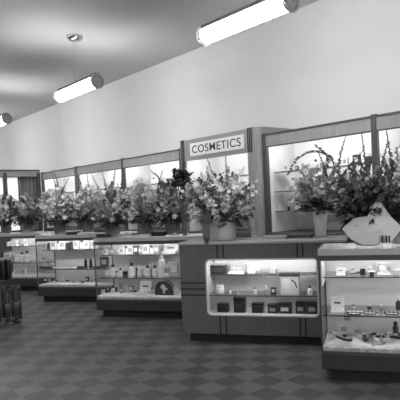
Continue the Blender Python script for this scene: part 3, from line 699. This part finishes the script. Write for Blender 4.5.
def arrangement(label, loc, rx, ry, ztop, mix, seed, vase, tall=(), n_spike=18, n_round=22, n_leaf=65, cz=.28, leafm='leaf', zmin=.12, group='flower arrangements on the counters', bl=.034, arch=()):
    """rx,ry half spread; ztop top of the mass above the counter; tall: (dx, dz, bend, material) for single long stems"""
    rnd = random.Random(seed)
    t = thing('flower_arrangement', label, 'flowers', loc, RC, group)
    vh = .2
    if vase == 'bowl':
        MB().lathe([(.07, 0), (.09, .01), (.11, .08), (.10, .17), (.12, .19)], n=20).build('vase', 'vase_g', t, True)
    elif vase == 'white':
        MB().lathe([(.14, 0), (.15, .01), (.155, .10), (.16, .20), (.168, .21)], n=24).build('vase', 'vase_w', t, True)
    elif vase == 'fluted':
        vh = .30
        MB().lathe([(.055, 0), (.06, .01), (.065, .15), (.085, .27), (.10, .30)], n=28, flute=.07).build('vase', 'vase_w', t, False)
        q = MB().ring((0, 0, .293), .097, .008, 'z').ring((0, 0, .012), .062, .006, 'z'); q.build('vase_rim', 'mid', t)
    elif vase == 'basket':
        MB().lathe([(.08, 0), (.085, .01), (.10, .10), (.115, .2)], n=28, flute=.03).build('basket', 'vase_g', t, False)
    elif vase == 'paper':
        vh = .16
        MB().lathe([(.10, 0), (.12, .02), (.13, .16)], n=16).build('pot', 'vase_g', t, True)
    C = Vector((0, 0, vh))
    pal = {'w': 'petal_w', 'm': 'petal_m', 'd': 'petal_d'}
    # stems with blooms fan out of the vase
    for k in range(n_spike):
        a = rnd.uniform(0, 2 * PI); q = math.sqrt(rnd.random())
        top = Vector((rx * q * math.cos(a), ry * q * math.sin(a), 0)); top.z = cz + (ztop - cz) * (1 - .45 * q * q) * rnd.uniform(.6, 1.05)
        ctrl = Vector((top.x * .35, top.y * .35, top.z * .7))
        pts = [C * (1 - u) ** 2 + ctrl * 2 * u * (1 - u) + top * u * u for u in [j / 9 for j in range(10)]]
        st = MB().tube(pts, .0045, 4, r1=.002).build('flower_stem', 'stem', t)
        b = MB(); nb = rnd.randint(7, 11)
        for j in range(nb):
            u = .5 + .5 * j / (nb - 1); p = C * (1 - u) ** 2 + ctrl * 2 * u * (1 - u) + top * u * u
            an = j * 2.4 + a; dd = Vector((math.cos(an), math.sin(an), .5)); bloom(b, p, dd, bl * (1.25 - .75 * (j / nb)), rnd)
        b.build('blooms', pal[rnd.choice(mix)], st)
    for k in range(n_round):
        a = rnd.uniform(0, 2 * PI); q = math.sqrt(rnd.uniform(.15, 1)); e = rnd.uniform(-.1, .9)
        p = Vector((rx * .85 * q * math.cos(a), ry * .95 * q * math.sin(a), cz + e * (ztop - cz) * .65)); p.z = max(p.z, zmin)
        b = MB(); dd = (p - Vector((0, 0, cz * .6))).normalized() + Vector((0, -.4, .1)); rosette(b, p, dd, rnd.uniform(.028, .05), rnd)
        b.tube([C, C * .5 + p * .5 + Vector((0, 0, .02)), p], .003, 4)
        b.build('round_flower', pal[rnd.choice(mix)], t)
    lf = MB()
    for k in range(n_leaf * 3):
        a = rnd.uniform(0, 2 * PI); q = rnd.random(); p = Vector((rx * .75 * q * math.cos(a), ry * .8 * q * math.sin(a), vh * .9 + rnd.random() * (ztop - vh) * .55))
        p.z = max(p.z, zmin + .03)
        leafblade(lf, p, (math.cos(a), math.sin(a), rnd.uniform(-.1, 1.1)), rnd.uniform(.07, .15), rnd.uniform(.006, .016), rnd)
    for k in range(26):
        a = rnd.uniform(0, 2 * PI); leafblade(lf, C - Vector((0, 0, .02)), (math.cos(a) * rx, math.sin(a) * ry, rnd.uniform(.1, .6)), rnd.uniform(.12, .22), .014, rnd, .8 if zmin > .05 else .5)
    lf.build('foliage', leafm, t)
    lf = MB()
    for k in range(90):
        a = rnd.uniform(0, 2 * PI); p = C + Vector((rx * .45 * rnd.random() * math.cos(a), ry * .5 * rnd.random() * math.sin(a), rnd.uniform(-.02, .10)))
        leafblade(lf, p, (math.cos(a), math.sin(a), rnd.uniform(-.1, .6)), rnd.uniform(.09, .18), .022, rnd, .9 if zmin < .3 else .3)
    lf.build('lower_leaves', 'leaf_d', t)
    for path in arch:
        P = [Vector((x, y, z)) for x, y, z in path]; pts = []
        for j in range(len(P) - 1):
            p0, p1, p2, p3 = P[max(j - 1, 0)], P[j], P[j + 1], P[min(j + 2, len(P) - 1)]
            for q in range(5):
                u = q / 5; pts.append(.5 * ((2 * p1) + (p2 - p0) * u + (2 * p0 - 5 * p1 + 4 * p2 - p3) * u * u + (3 * p1 - p0 - 3 * p2 + p3) * u ** 3))
        pts.append(P[-1])
        st = MB().tube(pts, .008, 5, r1=.004).build('arching_stem', 'stem', t); b = MB()
        for j, p in enumerate(pts[len(pts) // 3:]):
            an = j * 2.4; bloom(b, p, (math.cos(an) * .6, math.sin(an) * .5, .8), .026, rnd, 4)
        b.build('buds', 'petal_d', st)
    for dx, dz, bend, mm in tall:
        pts = []
        for j in range(13):
            u = j / 12; pts.append(Vector((dx * u + bend * math.sin(PI * u), -.02 * u, vh + (dz - vh) * (u if dz > 0 else u))))
        st = MB().tube(pts, .007, 5, r1=.004).build('tall_stem', 'stem', t)
        b = MB()
        for j in range(22):
            u = .45 + .55 * j / 21; p = pts[int(u * 12)].lerp(pts[min(12, int(u * 12) + 1)], u * 12 - int(u * 12)); an = j * 2.4
            bloom(b, p, (math.cos(an), math.sin(an) * .5, .9), .03 * (1.15 - .85 * (j / 21)), rnd, 4)
        b.build('buds', pal[mm] if mm in pal else mm, st)
    return t
def flat(i, x, y, v): return cpt(i, uat(i, x, y, v), v, CH)
E3 = 'www' 'mm'
arrangement('broad loose arrangement over the showcase behind the wire rack', flat(5, 6, 228, .3), .42, .2, .80, 'wwmd', 101, 'bowl', n_spike=62, n_round=60, bl=.055)
arrangement('flower arrangement before the curtain of the end partition', flat(5, 28, 228, .32), .40, .2, .78, 'wmmd', 111, 'bowl', n_spike=62, n_round=56, bl=.055)
arrangement('flower arrangement with thin upright twigs on the slim-bottle showcase', flat(4, 60, 230, .32), .40, .2, .84, 'wwmm', 102, 'bowl', tall=[(-.10, 1.12, .05, 'd'), (-.05, 1.15, .06, 'd'), (.25, .98, -.1, 'd')], bl=.055, n_spike=62, n_round=56)
arrangement('pale arrangement above the slim black bottles', flat(4, 88, 230, .35), .36, .2, .84, 'wwmm', 103, 'bowl', tall=[(-.12, 1.12, .0, 'm'), (.05, 1.05, .03, 'd')], bl=.052, n_spike=62, n_round=56)
arrangement('gladioli in a grey pot with tall straight spikes on the arched-box showcase', flat(3, 113, 236, .3), .38, .22, .82, 'wwmmd', 104, 'bowl', tall=[(-.12, 1.0, .02, 'm'), (.10, 1.0, -.02, 'm'), (.22, 1.02, .05, 'd'), (-.3, .95, .02, 'm')], n_spike=62, n_round=56, bl=.045)
arrangement('airy pale sprays above the middle of the arched-box showcase', flat(3, 145, 234, .36), .30, .16, .84, 'wwmm', 105, 'bowl', n_spike=50, n_round=20, n_leaf=70, leafm='leaf_l', bl=.048)
arrangement('arrangement in a basket with arching sprays next to the wooden counter', flat(3, 173, 236, .3), .36, .22, .80, 'wwmd', 106, 'basket', tall=[(-.30, .95, .16, 'd'), (-.10, .93, -.14, 'd'), (-.22, .9, .1, 'd')], n_spike=60, n_round=60, bl=.045)
arrangement('large bouquet of pale blossoms in a white vase under the sign', flat(2, 223, 240, .3), .48, .26, .88, 'wwwwmmd', 107, 'white', tall=[(.46, .58, .02, 'w'), (.40, .66, .02, 'w'), (-.38, .6, .0, 'w'), (-.16, 1.02, .03, 'm'), (.08, 1.0, .03, 'm'), (.3, .84, -.05, 'w')], n_spike=80, n_round=90, bl=.042, n_leaf=70)
arrangement('bouquet in a fluted vase with one long arching spray at the wooden counter', flat(2, 321, 238, .42), .37, .2, .86, 'wmmm', 108, 'fluted', tall=[(.0, .98, .08, 'd')], arch=[[(.02, 0, .3), (.14, 0, .6), (.17, -.02, .82), (.08, -.02, .93), (-.08, -.02, .96), (-.24, -.02, .88), (-.34, -.02, .72)], [(.0, 0, .3), (-.03, 0, .6), (.1, -.03, .78), (.1, -.03, .9), (-.02, -.03, 1.03)]], n_spike=60, n_round=64, cz=.42, leafm='leaf_l', zmin=.36, bl=.042)
ga = arrangement('big dark bouquet above white wrapping paper', flat(1, 368, 246, .34), .33, .24, .76, 'mmddd', 109, 'paper', tall=[(-.16, .98, -.14, 'd'), (-.02, 1.0, .02, 'd'), (-.02, .84, -.22, 'd'), (.2, .92, .0, 'd')], n_spike=50, n_round=60, n_leaf=260, leafm='leaf_d', cz=.30, zmin=.26)
arrangement('pale flowers beyond the big dark bouquet with wrapping paper', flat(1, 402, 244, .42), .28, .14, .92, 'wmm', 110, 'bowl', tall=[(-.10, 1.02, .0, 'd')], n_spike=36, n_round=24)
# dark round flower heads above the basket left of the sign
t = thing('dark_flower_wreath', 'dense dark leafy wreath above the basket against the sign post', 'flowers', flat(3, 184, 236, .12), RC)
rnd = random.Random(55)
lf = MB()
for k in range(320):
    p = Vector((.13 * rnd.uniform(-1, 1), .07 * rnd.uniform(-1, 1), .80 + .11 * rnd.uniform(-1, 1))); a = rnd.uniform(0, 6.3)
    leafblade(lf, p, (math.cos(a), math.sin(a), rnd.uniform(-.4, .8)), rnd.uniform(.04, .09), .02, rnd)
lf.build('foliage', 'leaf_d', t)
q = MB()
for k in range(5): q.tube([(.01 * k, 0, 0), (.02 * k - .03, 0, .35), (.06 * k - .12, 0, .76)], .006, 5)
q.build('stem_bundle', 'stem', t)
# wrapping paper at the pot of the nearest bouquet
def paper():
    q = MB()
    A = [(-.23, 0, .12), (-.13, 0, .20), (-.02, 0, .215), (.03, 0, .30), (.075, 0, .325), (.16, 0, .20), (.245, 0, .115), (.16, 0, .02), (.04, 0, .0), (-.07, 0, .0), (-.16, 0, .04)]
    A = [(x * 1.06, y_, z * 1.15) for x, y_, z in A]
    n = len(A); y = {0: -.13, 1: -.15, 2: -.18, 3: -.12, 4: -.10, 5: -.15, 6: -.10, 7: -.16, 8: -.19, 9: -.19, 10: -.16}
    vs = [(x, y[i], z) for i, (x, _, z) in enumerate(A)] + [(-.03, -.205, .10), (.08, -.20, .13)]
    c1, c2 = n, n + 1
    fs = [(0, 1, c1), (1, 2, c1), (2, 3, c2, c1), (3, 4, c2), (4, 5, c2), (5, 6, c2), (6, 7, c2), (7, 8, c2), (8, 9, c1, c2), (9, 10, c1), (10, 0, c1)]
    o = q.add(vs, fs).build('wrapping_paper', 'paper', ga, loc=(.03, -.02, .025)); o['label'] = 'white folded wrapping paper'
    s_ = o.modifiers.new('thickness', 'SOLIDIFY'); s_.thickness = .003
    r_ = MB()
    for x in (.085, .115, .14): r_.box(x, x + .012, -.215, -.19, .015, .075)
    r_.build('dark_print', 'ribbon', ga, loc=(.03, -.02, .025))
paper()
# dark pointed ribbon over the edge of the wooden counter
t = thing('dark_ribbon', 'dark pointed ribbon hanging from the bouquet over the wooden counter edge', 'ribbon', cpt(2, uat(2, 206, 238, -.02), -.025, CH), RC)
vs = [(-.04, .10, .34), (.05, .10, .34), (.055, .03, .20), (-.05, .03, .20), (.05, -.005, .06), (-.035, -.005, .06), (.012, -.012, -.035)]
o = MB().add(vs, [(0, 1, 2, 3), (3, 2, 4, 5), (5, 4, 6)]).build('ribbon_tail', 'ribbon', t)
s_ = o.modifiers.new('thickness', 'SOLIDIFY'); s_.thickness = .004
MB().tube([(-.04, .1, .34), (0, .09, .36), (.05, .1, .34)], .012, 6).build('ribbon_knot', 'ribbon', t)

# ------------------------------------------------------------------ wire rack at the left edge
def rack():
    P = Vector((-2.82, 7.62, 0))
    t = thing('wire_display_rack', 'revolving wire rack standing on the floor with dark rolled packages', 'rack', P, RC)
    MB().lathe([(.2, 0), (.2, .015), (.05, .04), (.02, .06)], n=20).build('base', 'steel', t)
    MB().tube([(0, 0, .04), (0, 0, 1.12)], .012, 8).build('pole', 'steel', t)
    for R_, z in ((.21, .50), (.21, .10), (.12, .62), (.12, 1.02)):
        q = MB().ring((0, 0, z), R_, .006, 'z')
        for k in range(3): a = k * 2 * PI / 3; q.tube([(0, 0, z), (R_ * math.cos(a), R_ * math.sin(a), z)], .005, 5)
        q.build('wire_tier', 'steel', t)
    for k in range(8):
        a = k * PI / 4 + .39; MB().tube([(.21 * math.cos(a), .21 * math.sin(a), .05), (.21 * math.cos(a), .21 * math.sin(a), .53)], .007, 5).build('upright_wire', 'steel', t)
    proto = None
    for k in range(8):
        a = k * PI / 4; p = P + Matrix.Rotation(RC, 3, 'Z') @ Vector((.165 * math.cos(a), .165 * math.sin(a), .045))
        lab = 'dark rolled package standing in the lower tier of the wire rack'
        if proto is None:
            proto = thing('rolled_package', lab, 'package', p, RC, 'dark rolled packages in the wire rack')
            MB().lathe([(.026, 0), (.034, .02), (.034, .40), (.02, .43), (.03, .45)], n=12).build('roll', 'darkc', proto, True); MB().lathe([(.0352, .16), (.0352, .26)], n=12).build('band', 'petal_d', proto, True)
        else: copy_tree(proto, p, label=lab)
    pr = None
    for k in range(6):
        a = k * PI / 3; p = P + Matrix.Rotation(RC, 3, 'Z') @ Vector((.075 * math.cos(a), .075 * math.sin(a), .63))
        lab = 'short black tin in the upper tier of the wire rack'
        if pr is None:
            pr = thing('round_tin', lab, 'tin', p, RC, 'short black tins in the wire rack')
            MB().lathe([(.030, 0), (.033, .01), (.033, .26), (.03, .27)], n=12).build('tin_body', 'blackc', pr, True); MB().lathe([(.034, .27), (.034, .30), (.02, .31)], n=12).build('lid', 'mid', pr, True)
        else: copy_tree(pr, p, label=lab)
rack()
